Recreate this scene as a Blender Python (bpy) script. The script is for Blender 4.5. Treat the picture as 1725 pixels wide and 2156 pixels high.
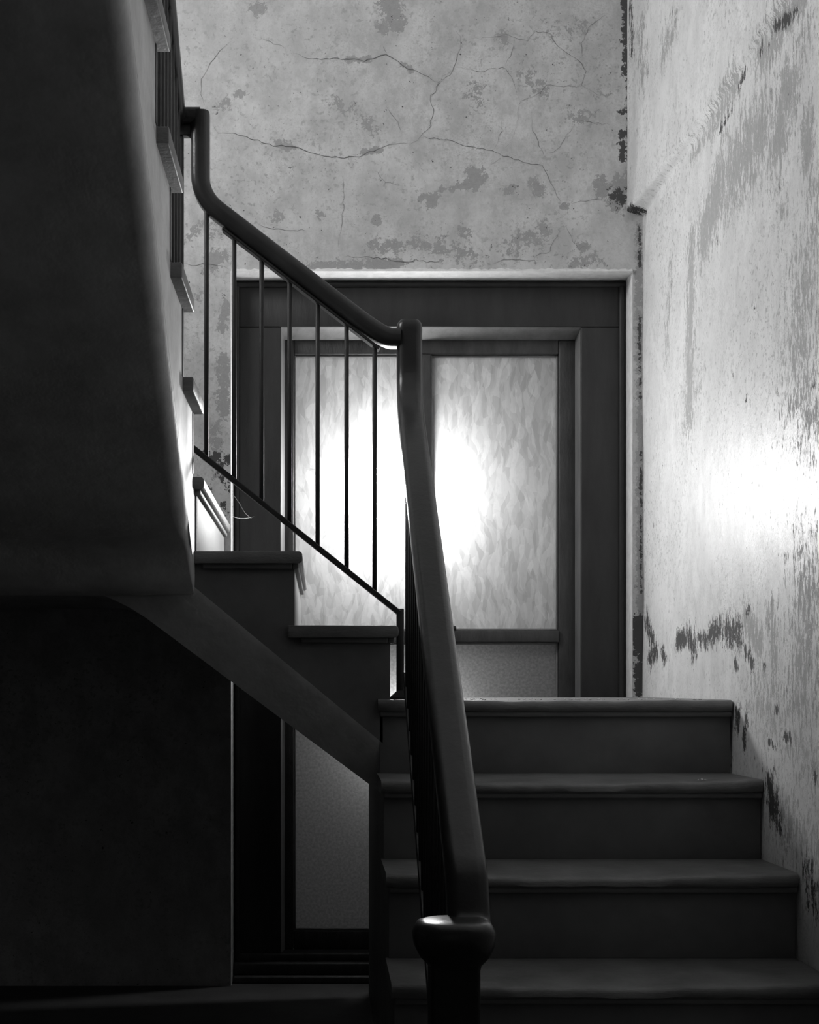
import bpy, bmesh, math, random
import numpy as np
from mathutils import Vector, Matrix

# ------------------------------------------------------------------ clearing
for o in list(bpy.data.objects):
    bpy.data.objects.remove(o, do_unlink=True)
scene = bpy.context.scene
COL = scene.collection
random.seed(7)

# ------------------------------------------------------------------ camera, world, lights, exposure
# metres; floor z = 0, the camera looks level along +y, the back wall is square to it
F = 3000.0                    # focal length in pixels of the 1725 x 2156 frame
PX, PY = 680.0, 1450.0        # vanishing point of the level lines
ZC = 0.9265                   # camera height above the hall floor
cam_d = bpy.data.cameras.new('camera')
cam_d.sensor_fit = 'VERTICAL'
cam_d.sensor_height = 36.0
cam_d.lens = F / 2156.0 * 36.0
cam_d.shift_x = (862.5 - PX) / 2156.0
cam_d.shift_y = (PY - 1078.0) / 2156.0
cam_d.clip_start = 0.02
cam = bpy.data.objects.new('camera', cam_d)
cam.location = (0, 0, ZC)
cam.rotation_euler = (math.pi / 2, 0, 0)
COL.objects.link(cam)
scene.camera = cam

world = bpy.data.worlds.new('world')
scene.world = world
world.use_nodes = True
bg = world.node_tree.nodes['Background']
bg.inputs[0].default_value = (1, 1, 1, 1)
bg.inputs[1].default_value = 0.052          # dim grey daylight of the hall behind the camera

def area_light(name, loc, target, sx, sy, power):
    d = bpy.data.lights.new(name, 'AREA')
    d.shape = 'RECTANGLE'; d.size = sx; d.size_y = sy; d.energy = power
    o = bpy.data.objects.new(name, d)
    o.location = loc
    o.rotation_euler = (Vector(target) - Vector(loc)).to_track_quat('-Z', 'Y').to_euler()
    COL.objects.link(o)
    return o

def ball_light(name, loc, r, power):
    d = bpy.data.lights.new(name, 'POINT')
    d.shadow_soft_size = r; d.energy = power
    o = bpy.data.objects.new(name, d)
    o.location = loc
    COL.objects.link(o)
    return o

# daylight of the upstairs window on the left, above the upper flight
area_light('upstairs_window_light', (-1.75, 2.75, 3.25), (0.9, 3.6, 1.9), 1.3, 0.8, 48)
# outdoors behind the panes: added point lights that back-light the glass, and soft open daylight
ball_light('pane_backlight', (0.245, 4.715, ZC + 0.625), 0.05, 24)
ball_light('pane_backlight_low', (0.29, 4.69, 0.82), 0.04, 4.2)
area_light('yard_daylight', (0.33, 5.6, 2.3), (0.33, 4.6, 1.6), 1.4, 0.8, 0.6)

scene.view_settings.view_transform = 'Standard'
scene.view_settings.look = 'None'
scene.view_settings.gamma = 1.0
scene.view_settings.use_curve_mapping = False
scene.view_settings.exposure = 0.0
scene.cycles.max_bounces = 6
scene.cycles.diffuse_bounces = 4
scene.cycles.transmission_bounces = 4
scene.cycles.use_adaptive_sampling = True
scene.cycles.adaptive_threshold = 0.04
scene.cycles.use_light_tree = False
scene.cycles.sample_clamp_indirect = 6.0
scene.cycles.use_denoising = True

# ------------------------------------------------------------------ helpers
def setprops(o, label=None, cat=None, group=None, kind=None):
    if label: o['label'] = label
    if cat: o['category'] = cat
    if group: o['group'] = group
    if kind: o['kind'] = kind
    return o

def thing(name, label, cat, loc=(0, 0, 0), kind=None, group=None):
    o = bpy.data.objects.new(name, None)
    o.location = loc
    o.empty_display_size = 0.1
    COL.objects.link(o)
    return setprops(o, label, cat, group, kind)

def link(name, me, mat, parent=None):
    o = bpy.data.objects.new(name, me)
    if mat is not None:
        me.materials.clear(); me.materials.append(mat)
    COL.objects.link(o)
    if parent is not None:
        o.parent = parent
        o.matrix_parent_inverse = Matrix.Translation(-Vector(parent.matrix_basis.translation)) \
            if parent.type == 'EMPTY' else Matrix.Identity(4)
    return o

def smooth(me, angle=35):
    for p in me.polygons: p.use_smooth = True
    try:
        me.set_sharp_from_angle(angle=math.radians(angle))
    except Exception:
        pass

def mesh_obj(name, verts, faces, mat, parent=None, sm=False, angle=35):
    me = bpy.data.meshes.new(name)
    me.from_pydata([tuple(v) for v in verts], [], [tuple(f) for f in faces])
    bm = bmesh.new(); bm.from_mesh(me)
    bmesh.ops.recalc_face_normals(bm, faces=bm.faces)
    bm.to_mesh(me); bm.free()
    if sm: smooth(me, angle)
    return link(name, me, mat, parent)

def box(name, x0, x1, y0, y1, z0, z1, mat, parent=None, bev=0.0, seg=2):
    bm = bmesh.new()
    bmesh.ops.create_cube(bm, size=1.0)
    for v in bm.verts:
        v.co = Vector(((x0 + x1) / 2 + v.co.x * (x1 - x0), (y0 + y1) / 2 + v.co.y * (y1 - y0),
                       (z0 + z1) / 2 + v.co.z * (z1 - z0)))
    if bev > 0:
        bmesh.ops.bevel(bm, geom=list(bm.edges), offset=bev, segments=seg, affect='EDGES', profile=0.5)
    me = bpy.data.meshes.new(name); bm.to_mesh(me); bm.free()
    if bev > 0: smooth(me, 50)
    return link(name, me, mat, parent)

def prism(name, pts, axis, a0, a1, mat, parent=None, bev=0.0):
    """polygon pts extruded along an axis; axis 'x': pts are (y,z); axis 'y': pts are (x,z)"""
    bm = bmesh.new()
    def co(p, a):
        return (a, p[0], p[1]) if axis == 'x' else (p[0], a, p[1])
    vs = [bm.verts.new(co(p, a0)) for p in pts]
    f = bm.faces.new(vs)
    r = bmesh.ops.extrude_face_region(bm, geom=[f])
    d = Vector((a1 - a0, 0, 0)) if axis == 'x' else Vector((0, a1 - a0, 0))
    bmesh.ops.translate(bm, vec=d, verts=[g for g in r['geom'] if isinstance(g, bmesh.types.BMVert)])
    bmesh.ops.recalc_face_normals(bm, faces=bm.faces)
    if bev > 0:
        bmesh.ops.bevel(bm, geom=list(bm.edges), offset=bev, segments=2, affect='EDGES', profile=0.5)
    me = bpy.data.meshes.new(name); bm.to_mesh(me); bm.free()
    if bev > 0: smooth(me, 50)
    return link(name, me, mat, parent)

def round_corners(path, r, n=8):
    """path: Vectors; rounds inner corners with radius-like cut r"""
    out = [path[0]]
    for i in range(1, len(path) - 1):
        a, b, c = path[i - 1], path[i], path[i + 1]
        ri = r[i] if isinstance(r, dict) and i in r else (0.0 if isinstance(r, dict) else r)
        if ri <= 0:
            out.append(b); continue
        d1 = (a - b).normalized(); d2 = (c - b).normalized()
        p, q = b + d1 * min(ri, (a - b).length * .49), b + d2 * min(ri, (c - b).length * .49)
        for k in range(n + 1):
            t = k / n
            out.append(p * (1 - t) ** 2 + b * 2 * t * (1 - t) + q * t * t)
    out.append(path[-1])
    return out

def sweep(name, path, profile, side, mat, parent=None, cap_round=True):
    """sweep a closed 2-D profile (s, u) along path; side = fixed direction of s, u = side x tangent"""
    path = [Vector(p) for p in path]
    side = Vector(side)
    verts, faces = [], []
    n, m = len(path), len(profile)
    for i, p in enumerate(path):
        if i == 0: t = path[1] - p
        elif i == n - 1: t = p - path[-2]
        else: t = (path[i + 1] - p).normalized() + (p - path[i - 1]).normalized()
        t.normalize()
        s = (side - t * side.dot(t)).normalized()
        u = s.cross(t).normalized()
        k = 1.0
        if 0 < i < n - 1:
            c = (path[i + 1] - p).normalized().dot((p - path[i - 1]).normalized())
            k = 1 / max(0.35, math.sqrt((1 + c) / 2))
        for (a, b) in profile:
            verts.append(p + s * a + u * b * k)
    for i in range(n - 1):
        for j in range(m):
            faces.append((i * m + j, i * m + (j + 1) % m, (i + 1) * m + (j + 1) % m, (i + 1) * m + j))
    faces.append(tuple(range(m)))
    faces.append(tuple((n - 1) * m + j for j in range(m)))
    return mesh_obj(name, verts, faces, mat, parent, True, 40)

def rrect(w, h, r, n=4, flat=0.0):
    """rounded rectangle profile w (s) x h (u)"""
    pts = []
    for cx, cy, a0 in ((w / 2 - r, h / 2 - r, 0), (-w / 2 + r, h / 2 - r, 90), (-w / 2 + r, -h / 2 + r, 180), (w / 2 - r, -h / 2 + r, 270)):
        for k in range(n + 1):
            a = math.radians(a0 + 90 * k / n)
            pts.append((cx + r * math.cos(a), cy + r * math.sin(a)))
    return pts

# numpy value noise
_rng = np.random.RandomState(11)
_tab = _rng.rand(256, 256)
def vnoise(x, y):
    xi = np.floor(x).astype(int); yi = np.floor(y).astype(int)
    fx = x - xi; fy = y - yi
    fx = fx * fx * (3 - 2 * fx); fy = fy * fy * (3 - 2 * fy)
    a = _tab[xi % 256, yi % 256]; b = _tab[(xi + 1) % 256, yi % 256]
    c = _tab[xi % 256, (yi + 1) % 256]; d = _tab[(xi + 1) % 256, (yi + 1) % 256]
    return (a * (1 - fx) + b * fx) * (1 - fy) + (c * (1 - fx) + d * fx) * fy
def fbm(x, y, o=4):
    s = 0; a = .5
    for k in range(o):
        s = s + a * vnoise(x * 2 ** k + 17.3 * k, y * 2 ** k + 9.1 * k); a *= .5
    return s

# ------------------------------------------------------------------ materials
class NT:
    def __init__(self, name):
        self.m = bpy.data.materials.new(name)
        self.m.use_nodes = True
        self.t = self.m.node_tree
        self.b = self.t.nodes['Principled BSDF']
        self.tc = self.t.nodes.new('ShaderNodeTexCoord')
    def node(self, typ, **kw):
        n = self.t.nodes.new(typ)
        for k, v in kw.items(): setattr(n, k, v)
        return n
    def l(self, a, b): self.t.links.new(a, b)
    def mapping(self, scale=(1, 1, 1), rot=(0, 0, 0), loc=(0, 0, 0)):
        n = self.node('ShaderNodeMapping')
        n.inputs['Scale'].default_value = scale
        n.inputs['Rotation'].default_value = rot
        n.inputs['Location'].default_value = loc
        self.l(self.tc.outputs['Object'], n.inputs['Vector'])
        return n.outputs[0]
    def noise(self, scale, detail=6, rough=.6, vec=None, dist=0):
        n = self.node('ShaderNodeTexNoise')
        n.inputs['Scale'].default_value = scale
        n.inputs['Detail'].default_value = detail
        n.inputs['Roughness'].default_value = rough
        n.inputs['Distortion'].default_value = dist
        self.l(vec if vec is not None else self.tc.outputs['Object'], n.inputs['Vector'])
        return n.outputs['Fac']
    def ramp(self, fac, stops):
        n = self.node('ShaderNodeValToRGB')
        e = n.color_ramp.elements
        while len(e) > len(stops): e.remove(e[-1])
        while len(e) < len(stops): e.new(.5)
        for el, (p, v) in zip(e, stops):
            el.position = p; el.color = (v, v, v, 1)
        self.l(fac, n.inputs[0])
        return n.outputs[0]
    def math(self, op, a, b=None, c=None, clamp=False):
        n = self.node('ShaderNodeMath', operation=op, use_clamp=clamp)
        for i, x in enumerate((a, b, c)):
            if x is None: continue
            if isinstance(x, (int, float)): n.inputs[i].default_value = x
            else: self.l(x, n.inputs[i])
        return n.outputs[0]
    def mix(self, fac, a, b):
        n = self.node('ShaderNodeMix', data_type='RGBA')
        for sock, x in ((n.inputs[0], fac), (n.inputs[6], a), (n.inputs[7], b)):
            if isinstance(x, (int, float)):
                if sock == n.inputs[0]: sock.default_value = x
                else: sock.default_value = (x, x, x, 1)
            else: self.l(x, sock)
        return n.outputs[2]
    def attr(self, name):
        n = self.node('ShaderNodeAttribute', attribute_name=name)
        return n.outputs['Fac']
    def bump(self, h, strength, dist=0.01):
        n = self.node('ShaderNodeBump')
        n.inputs['Strength'].default_value = strength
        n.inputs['Distance'].default_value = dist
        self.l(h, n.inputs['Height'])
        self.l(n.outputs[0], self.b.inputs['Normal'])
    def color(self, c):
        if isinstance(c, (int, float)): self.b.inputs['Base Color'].default_value = (c, c, c, 1)
        else: self.l(c, self.b.inputs['Base Color'])
    def rough(self, r, spec=.5):
        if isinstance(r, (int, float)): self.b.inputs['Roughness'].default_value = r
        else: self.l(r, self.b.inputs['Roughness'])
        self.b.inputs['Specular IOR Level'].default_value = spec

def plain_mat(name, lo, hi, scale, rough, bump=.1, spec=.5, stretch=(1, 1, 1), bscale=None):
    t = NT(name)
    v = t.mapping(stretch)
    n = t.noise(scale, 4, .66, v)
    t.color(t.ramp(n, [(.3, lo), (.7, hi)]))
    t.rough(rough, spec)
    t.bump(t.noise(bscale or scale * 6, 3, .6, v), bump, .004)
    return t.m

def plaster_mat(name, light, mid, peelc, darkc, rough, streak=False, spec=.35):
    t = NT(name)
    st = t.mapping((3.2, 3.2, 1.0)) if streak else t.mapping((1, 1, 1))
    big = t.noise(1.6, 4, .6)
    med = t.noise(9, 5, .68, t.mapping((1, 1, 0.8)))
    c = t.mix(t.ramp(med, [(.40, 0), (.62, 1)]), light, mid)
    c = t.mix(t.math('MULTIPLY', t.ramp(big, [(.42, 0), (.68, 1)]), .6), c, mid)
    grime = t.noise(24, 4, .74, t.mapping((1, 1, .7), loc=(3, 1, 5)))
    c = t.mix(t.math('MULTIPLY', t.ramp(grime, [(.52, 0), (.66, 1)]), .45), c, t.mix(.5, mid, peelc))
    # grimy speckle
    sp = t.noise(70, 3, .7)
    gate = t.ramp(t.noise(3.1, 3, .6, t.mapping(loc=(4, 2, 7))), [(.36, 0), (.6, 1)])
    spk = t.math('MULTIPLY', t.ramp(sp, [(.56, 0), (.64, 1)]), gate)
    c = t.mix(t.math('MULTIPLY', spk, .75), c, peelc)
    sp2 = t.noise(150, 2, .75, t.mapping(loc=(9, 3, 1)))
    gate2 = t.ramp(t.noise(5.5, 3, .65, t.mapping(loc=(1, 8, 2))), [(.4, .15), (.62, 1)])
    c = t.mix(t.math('MULTIPLY', t.math('MULTIPLY', t.ramp(sp2, [(.5, 0), (.62, 1)]), gate2), .5), c, t.mix(.5, mid, peelc))
    fine = t.noise(260, 1, .6)
    c = t.mix(t.math('MULTIPLY', t.ramp(fine, [(.5, 0), (.75, 1)]), .22), c, mid)
    # peeled coats: shape from the mask, torn edge from noise
    n1 = t.noise(22 if streak else 34, 4, .74, st)
    n2 = t.noise(75, 3, .78, st)
    e = t.math('ADD', t.math('MULTIPLY', n1, .58), t.math('MULTIPLY', n2, .42))
    pm = t.math('ADD', t.attr('peel'), t.math('MULTIPLY', t.math('SUBTRACT', e, .5), 3.6))
    peel = t.ramp(pm, [(.47, 0), (.53, 1)])
    c = t.mix(peel, c, t.mix(t.ramp(n2, [(.35, 0), (.65, 1)]), peelc, t.mix(.35, peelc, mid)))
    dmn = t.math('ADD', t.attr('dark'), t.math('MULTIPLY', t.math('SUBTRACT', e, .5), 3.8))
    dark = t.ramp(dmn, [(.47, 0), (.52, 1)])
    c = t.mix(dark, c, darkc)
    t.color(c)
    r = t.mix(t.math('MAXIMUM', peel, dark), t.mix(med, rough - .06, rough + .1), .8)
    t.rough(r, spec)
    h = t.math('SUBTRACT', t.math('ADD', t.math('MULTIPLY', med, .5), t.math('MULTIPLY', t.noise(120, 2, .65, st), .25)),
               t.math('MULTIPLY', t.math('MAXIMUM', peel, dark), .5))
    t.bump(h, .35, .006)
    return t.m

M = {}
M['wall_back'] = plaster_mat('back_wall_plaster', .62, .45, .31, .075, .7)
M['wall_right'] = plaster_mat('right_wall_plaster', .82, .68, .31, .05, .40, True, .5)
M['soffit'] = plain_mat('soffit_plaster', .42, .62, 7, .55, .6, .4, (1, 1, 1), 22)
M['dark_wall'] = plain_mat('under_stair_plaster', .16, .22, 4, .75, .25)
M['floor'] = plain_mat('hall_floor', .04, .075, 6, .6, .2)
M['ceiling'] = plain_mat('ceiling_plaster', .5, .6, 4, .8, .2)
M['tread'] = plain_mat('worn_tread', .13, .22, 9, .5, .35, .4, (1, 1, 3))
M['riser'] = plain_mat('riser_paint', .13, .20, 4, .62, .25, .35, (1, 1, 1))
M['frame'] = plain_mat('dark_frame_paint', .020, .036, 14, .55, .25, .4, (1, 1, .25))
M['sash'] = plain_mat('worn_sash_paint', .03, .07, 22, .5, .4, .5, (1, 1, .3))
M['bevel'] = plain_mat('glazing_bevel_paint', .17, .26, 20, .35, .3, .5, (1, 1, .3))
M['plaster_bead'] = plain_mat('reveal_plaster', .62, .8, 30, .75, .5, .2)
M['iron'] = plain_mat('black_iron', .012, .024, 25, .5, .15, .5)
M['rail'] = plain_mat('polished_rail', .018, .032, 12, .30, .12, .5, (1, 1, 1))
M['crack'] = plain_mat('crack_dark', .09, .17, 30, .9, .2)
M['crumb'] = plain_mat('plaster_crumb', .5, .7, 40, .9, .4)
M['web'] = plain_mat('cobweb_thread', .7, .8, 40, .8, 0.0)

def pane_mat(name, flakes):
    t = NT(name)
    tr = t.node('ShaderNodeBsdfTranslucent')
    df = t.node('ShaderNodeBsdfDiffuse')
    mx = t.node('ShaderNodeMixShader')
    out = t.t.nodes['Material Output']
    if flakes:
        # strips of old smeared coating at mixed angles
        acc = None
        for k, (ang, sc) in enumerate(((.35, 11), (-.45, 14), (.05, 17))):
            w = t.noise(5, 3, .5, t.mapping(loc=(k * 3, 0, k)))
            mp = t.node('ShaderNodeMapping')
            mp.inputs['Rotation'].default_value = (0, ang, 0)
            mp.inputs['Scale'].default_value = (sc * 4.2, sc, sc * 1.0)
            add = t.node('ShaderNodeVectorMath', operation='ADD')
            cmb = t.node('ShaderNodeCombineXYZ')
            t.l(t.math('MULTIPLY', w, .12), cmb.inputs[0]); t.l(t.math('MULTIPLY', w, .1), cmb.inputs[2])
            t.l(t.tc.outputs['Object'], add.inputs[0]); t.l(cmb.outputs[0], add.inputs[1])
            t.l(add.outputs[0], mp.inputs[0])
            v = t.node('ShaderNodeTexVoronoi', feature='F1')
            v.inputs['Scale'].default_value = 1.0
            t.l(mp.outputs[0], v.inputs['Vector'])
            sep = t.node('ShaderNodeSeparateColor')
            t.l(v.outputs['Color'], sep.inputs[0])
            acc = sep.outputs[0] if acc is None else t.math('ADD', acc, sep.outputs[k % 3])
        c = t.ramp(t.math('DIVIDE', acc, 3.0), [(.2, .50), (.5, .64), (.8, .76)])
        g = t.noise(40, 3, .7)
        c = t.mix(t.math('MULTIPLY', t.ramp(g, [(.5, 0), (.7, 1)]), .3), c, .5)
    else:
        g = t.noise(120, 2, .6)
        c = t.mix(t.ramp(g, [(.35, 0), (.7, 1)]), .36, .52)
    t.l(c, tr.inputs[0]); t.l(c, df.inputs[0])
    mx.inputs[0].default_value = .35
    t.l(tr.outputs[0], mx.inputs[1]); t.l(df.outputs[0], mx.inputs[2])
    t.l(mx.outputs[0], out.inputs['Surface'])
    t.t.nodes.remove(t.b)
    return t.m
M['pane'] = pane_mat('smeared_translucent_pane', True)
M['frost'] = pane_mat('frosted_lower_pane', False)

# ------------------------------------------------------------------ the setting
YB = 4.44          # back wall
XR, XRU, ZS = 0.998, 0.950, 2.405   # right wall, its proud upper part, height of the step
XL = -1.32
HT = 4.3
def on_back(px, py, y=YB):                   # a spot seen on the back wall, in wall metres
    return ((px - PX) * y / F, ZC + (PY - py) * y / F)
def on_right(px, py, x=XR):                  # a spot seen on the right wall, in wall metres (y, z)
    d = x * F / (px - PX)
    return (d, ZC + (PY - py) * d / F)

def mask_field(U, V, caps):
    """caps: (points, radius, soft, strength) -> soft field, 1 inside, 0 away"""
    out = np.zeros_like(U)
    for pts, r, s in caps:
        best = np.full_like(U, 1e9)
        if len(pts) == 1: pts = pts + pts
        for (a, b) in zip(pts[:-1], pts[1:]):
            ax, ay = a; bx, by = b
            dx, dy = bx - ax, by - ay
            L = dx * dx + dy * dy
            t = np.clip(((U - ax) * dx + (V - ay) * dy) / L, 0, 1) if L > 1e-12 else 0
            best = np.minimum(best, np.hypot(U - ax - t * dx, V - ay - t * dy))
        out = np.maximum(out, s * np.clip(1.0 - (best - r * .2) / (r * 1.9), 0, 1))
    return out

def grid_wall(name, us, vs, to3d, peel, dark, mat, skip=None):
    U, V = np.meshgrid(us, vs, indexing='ij')
    P = to3d(U, V)
    nu, nv = U.shape
    idx = np.arange(nu * nv).reshape(nu, nv)
    q = np.stack([idx[:-1, :-1], idx[1:, :-1], idx[1:, 1:], idx[:-1, 1:]], -1)
    if skip is not None:
        uc = (us[:-1] + us[1:]) / 2; vc = (vs[:-1] + vs[1:]) / 2
        UC, VC = np.meshgrid(uc, vc, indexing='ij')
        q = q[~skip(UC, VC)]
    q = q.reshape(-1, 4)
    used = np.unique(q)
    remap = np.full(nu * nv, -1); remap[used] = np.arange(len(used))
    q = remap[q]
    co = P.reshape(-1, 3)[used]
    me = bpy.data.meshes.new(name)
    me.vertices.add(len(co)); me.vertices.foreach_set('co', co.astype(np.float32).ravel())
    me.loops.add(q.size); me.loops.foreach_set('vertex_index', q.astype(np.int32).ravel())
    me.polygons.add(len(q)); me.polygons.foreach_set('loop_start', np.arange(0, q.size, 4, dtype=np.int32))
    me.polygons.foreach_set('loop_total', np.full(len(q), 4, np.int32))
    me.update(calc_edges=True)
    me.polygons.foreach_set('use_smooth', np.ones(len(q), bool))
    for nm, fld in (('peel', peel), ('dark', dark)):
        a = me.attributes.new(nm, 'FLOAT', 'POINT')
        a.data.foreach_set('value', fld(U, V).reshape(-1)[used].astype(np.float32))
    return setprops(link(name, me, mat), kind='structure')

# window opening in the back wall
OX0, OX1, OZ1 = -0.2860, 0.9635, 2.2245
def lin(a, b, step): return np.linspace(a, b, max(2, int(round((b - a) / step)) + 1))
us = np.unique(np.concatenate([lin(XL, -.5, .05), lin(-.5, OX0, .008), lin(OX0, OX1, .009), lin(OX1, XR, .004)]))
vs = np.unique(np.concatenate([lin(0, OZ1, .009), lin(OZ1, 3.2, .008), lin(3.2, HT, .06)]))
B = lambda *pp: [on_back(*p) for p in pp]
k3 = lambda *pp: [on_back(860 + x / 3.194, y / 3.194) for x, y in pp]
k2 = lambda *pp: [on_back(360 + x / 2.875, y / 2.875) for x, y in pp]
peel_b = [
    (k3((450, 1195)), .026, 1), (k3((480, 1215), (430, 1250)), .016, 1), (k3((390, 1240), (295, 1270)), .010, 1),
    (k3((160, 1330), (160, 1360)), .018, 1), (k3((1285, 1230), (1300, 1280)), .020, 1), (k3((690, 1260), (665, 1295)), .012, .9),
    (k3((840, 1225), (890, 1290)), .015, .9), (k3((225, 1270)), .008, 1), (k3((90, 1330)), .009, 1),
    (k2((525, 50)), .022, 1), (k2((1320, 20), (1340, 70)), .030, .95), (k2((1290, 165)), .018, 1), (k2((1350, 160), (1380, 150)), .020, .95),
    (k2((1250, 1335)), .014, 1), (k2((660, 875), (720, 890)), .014, .95), (k2((1160, 925), (1260, 905)), .009, .95),
    (k2((1060, 360), (1200, 362)), .009, .95), (k2((1390, 390), (1460, 425)), .008, .9),
    (k2((310, 640), (350, 620)), .016, .8), (k2((420, 565)), .014, .8), (k2((1180, 735), (1230, 790)), .02, .72), (k2((1010, 620), (1080, 670)), .02, .65),
    (k2((870, 1615), (1150, 1615)), .018, .85), (k2((1200, 1600), (1380, 1600)), .018, .85), (k2((1250, 1500), (1380, 1490)), .03, .62),
    (k2((1500, 1500), (1700, 1500)), .035, .5), (k2((640, 1310)), .018, .85), (k2((900, 1300)), .014, .8),
    (k2((250, 1570), (310, 1560)), .024, .85), (k2((260, 1400)), .03, .6),
    (k3((60, 1640), (400, 1700)), .04, .55), (k3((370, 1560)), .02, .8), (k3((700, 1650), (900, 1560)), .035, .6), (k3((1130, 1760), (1250, 1740)), .03, .6),
    (k3((800, 520), (900, 590)), .035, .52), (k3((1100, 780), (1200, 800)), .03, .55), (k3((450, 560), (480, 700)), .03, .5), (k3((380, 650)), .02, .5),
    (k3((1290, 640)), .02, .6), (k3((1000, 200), (1200, 180)), .03, .5), (k3((640, 250)), .02, .8),
    (k3((1440, 1230), (1400, 1360)), .03, .9), (k3((1180, 1660)), .016, .9), (k3((1050, 1385)), .012, .9),
    (B((470, 760), (472, 870)), .02, .85), (B((468, 690), (478, 640)), .016, .8), (B((452, 900), (460, 1000)), .02, .7), (B((420, 620)), .02, .5),
    (B((440, 560)), .02, .8), (B((395, 500), (430, 470)), .03, .5),
    (B((1345, 480), (1348, 900)), .012, .78), (B((1349, 900), (1349, 1300)), .012, .8), (B((1340, 620), (1345, 700)), .008, .7),
]
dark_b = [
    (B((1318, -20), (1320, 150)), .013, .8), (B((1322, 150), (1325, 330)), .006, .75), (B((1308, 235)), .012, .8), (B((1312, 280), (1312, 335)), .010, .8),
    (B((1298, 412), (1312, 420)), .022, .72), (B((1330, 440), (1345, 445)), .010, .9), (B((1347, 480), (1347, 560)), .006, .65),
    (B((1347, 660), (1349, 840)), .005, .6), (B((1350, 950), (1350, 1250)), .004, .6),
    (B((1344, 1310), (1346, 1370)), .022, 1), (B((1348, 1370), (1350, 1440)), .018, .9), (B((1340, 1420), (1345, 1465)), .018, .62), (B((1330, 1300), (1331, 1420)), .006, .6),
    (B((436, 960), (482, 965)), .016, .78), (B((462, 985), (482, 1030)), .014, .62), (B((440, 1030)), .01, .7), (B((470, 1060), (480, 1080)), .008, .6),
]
def back3d(U, V):
    r = .006 * (fbm(U * 2.2 + 5, V * 2.2, 3) - .45) + .0015 * (fbm(U * 14, V * 14, 3) - .45)
    edge = np.clip(np.minimum(np.abs(U - OX0), np.minimum(np.abs(U - OX1), np.abs(V - OZ1))) / .05, 0, 1)
    return np.stack([U, YB + r * edge, V], -1)
wall_back = grid_wall('wall_back', us, vs, back3d,
                      lambda U, V: mask_field(U, V, peel_b), lambda U, V: mask_field(U, V, dark_b),
                      M['wall_back'], lambda u, v: (u > OX0) & (u < OX1) & (v < OZ1))

# right wall
us = np.unique(np.concatenate([lin(-2.6, 2.4, .25), lin(2.4, YB, .007)]))
vs = np.unique(np.concatenate([lin(0, 2.30, .008), lin(2.30, 2.5, .005), lin(2.5, 3.0, .008), lin(3.0, HT, .05)]))
R_ = lambda *pp: [on_right(*p) for p in pp]
U_ = lambda *pp: [on_right(*p, x=XRU) for p in pp]
peel_r = [
    (R_((1600, 280), (1520, 390)), .10, .72), (R_((1515, 390), (1480, 500)), .07, .85), (R_((1455, 500), (1452, 880)), .045, .74), (R_((1410, 560), (1405, 760)), .03, .55),
    (R_((1660, 180), (1640, 300)), .08, .74), (R_((1700, 260), (1700, 330)), .04, .8), (R_((1715, 400)), .06, .6), (R_((1590, 370)), .018, .95),
    (R_((1440, 900), (1480, 780)), .03, .5), (R_((1700, 560), (1680, 760)), .12, .55), (R_((1690, 800), (1710, 860)), .10, .55),
    (R_((1530, 450), (1560, 420)), .05, .5), (R_((1650, 450)), .04, .5), (R_((1690, 100)), .07, .55),
    (R_((1570, 1300), (1600, 1350)), .04, .75), (R_((1625, 1290), (1635, 1400)), .035, .7), (R_((1700, 1250), (1690, 1450)), .12, .6), (R_((1520, 1300)), .02, .6),
    (R_((1600, 1450), (1700, 1600)), .12, .5), (R_((1650, 1700), (1715, 1800)), .1, .5),
    (U_((1400, 60), (1385, 110)), .05, .62), (U_((1345, 60), (1350, 160)), .05, .55), (U_((1600, 60), (1560, 120)), .06, .7), (U_((1510, 170), (1460, 260)), .05, .6),
    (U_((1640, 5), (1590, 60)), .04, .8), (U_((1440, 290), (1420, 330)), .03, .6),
]
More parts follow.
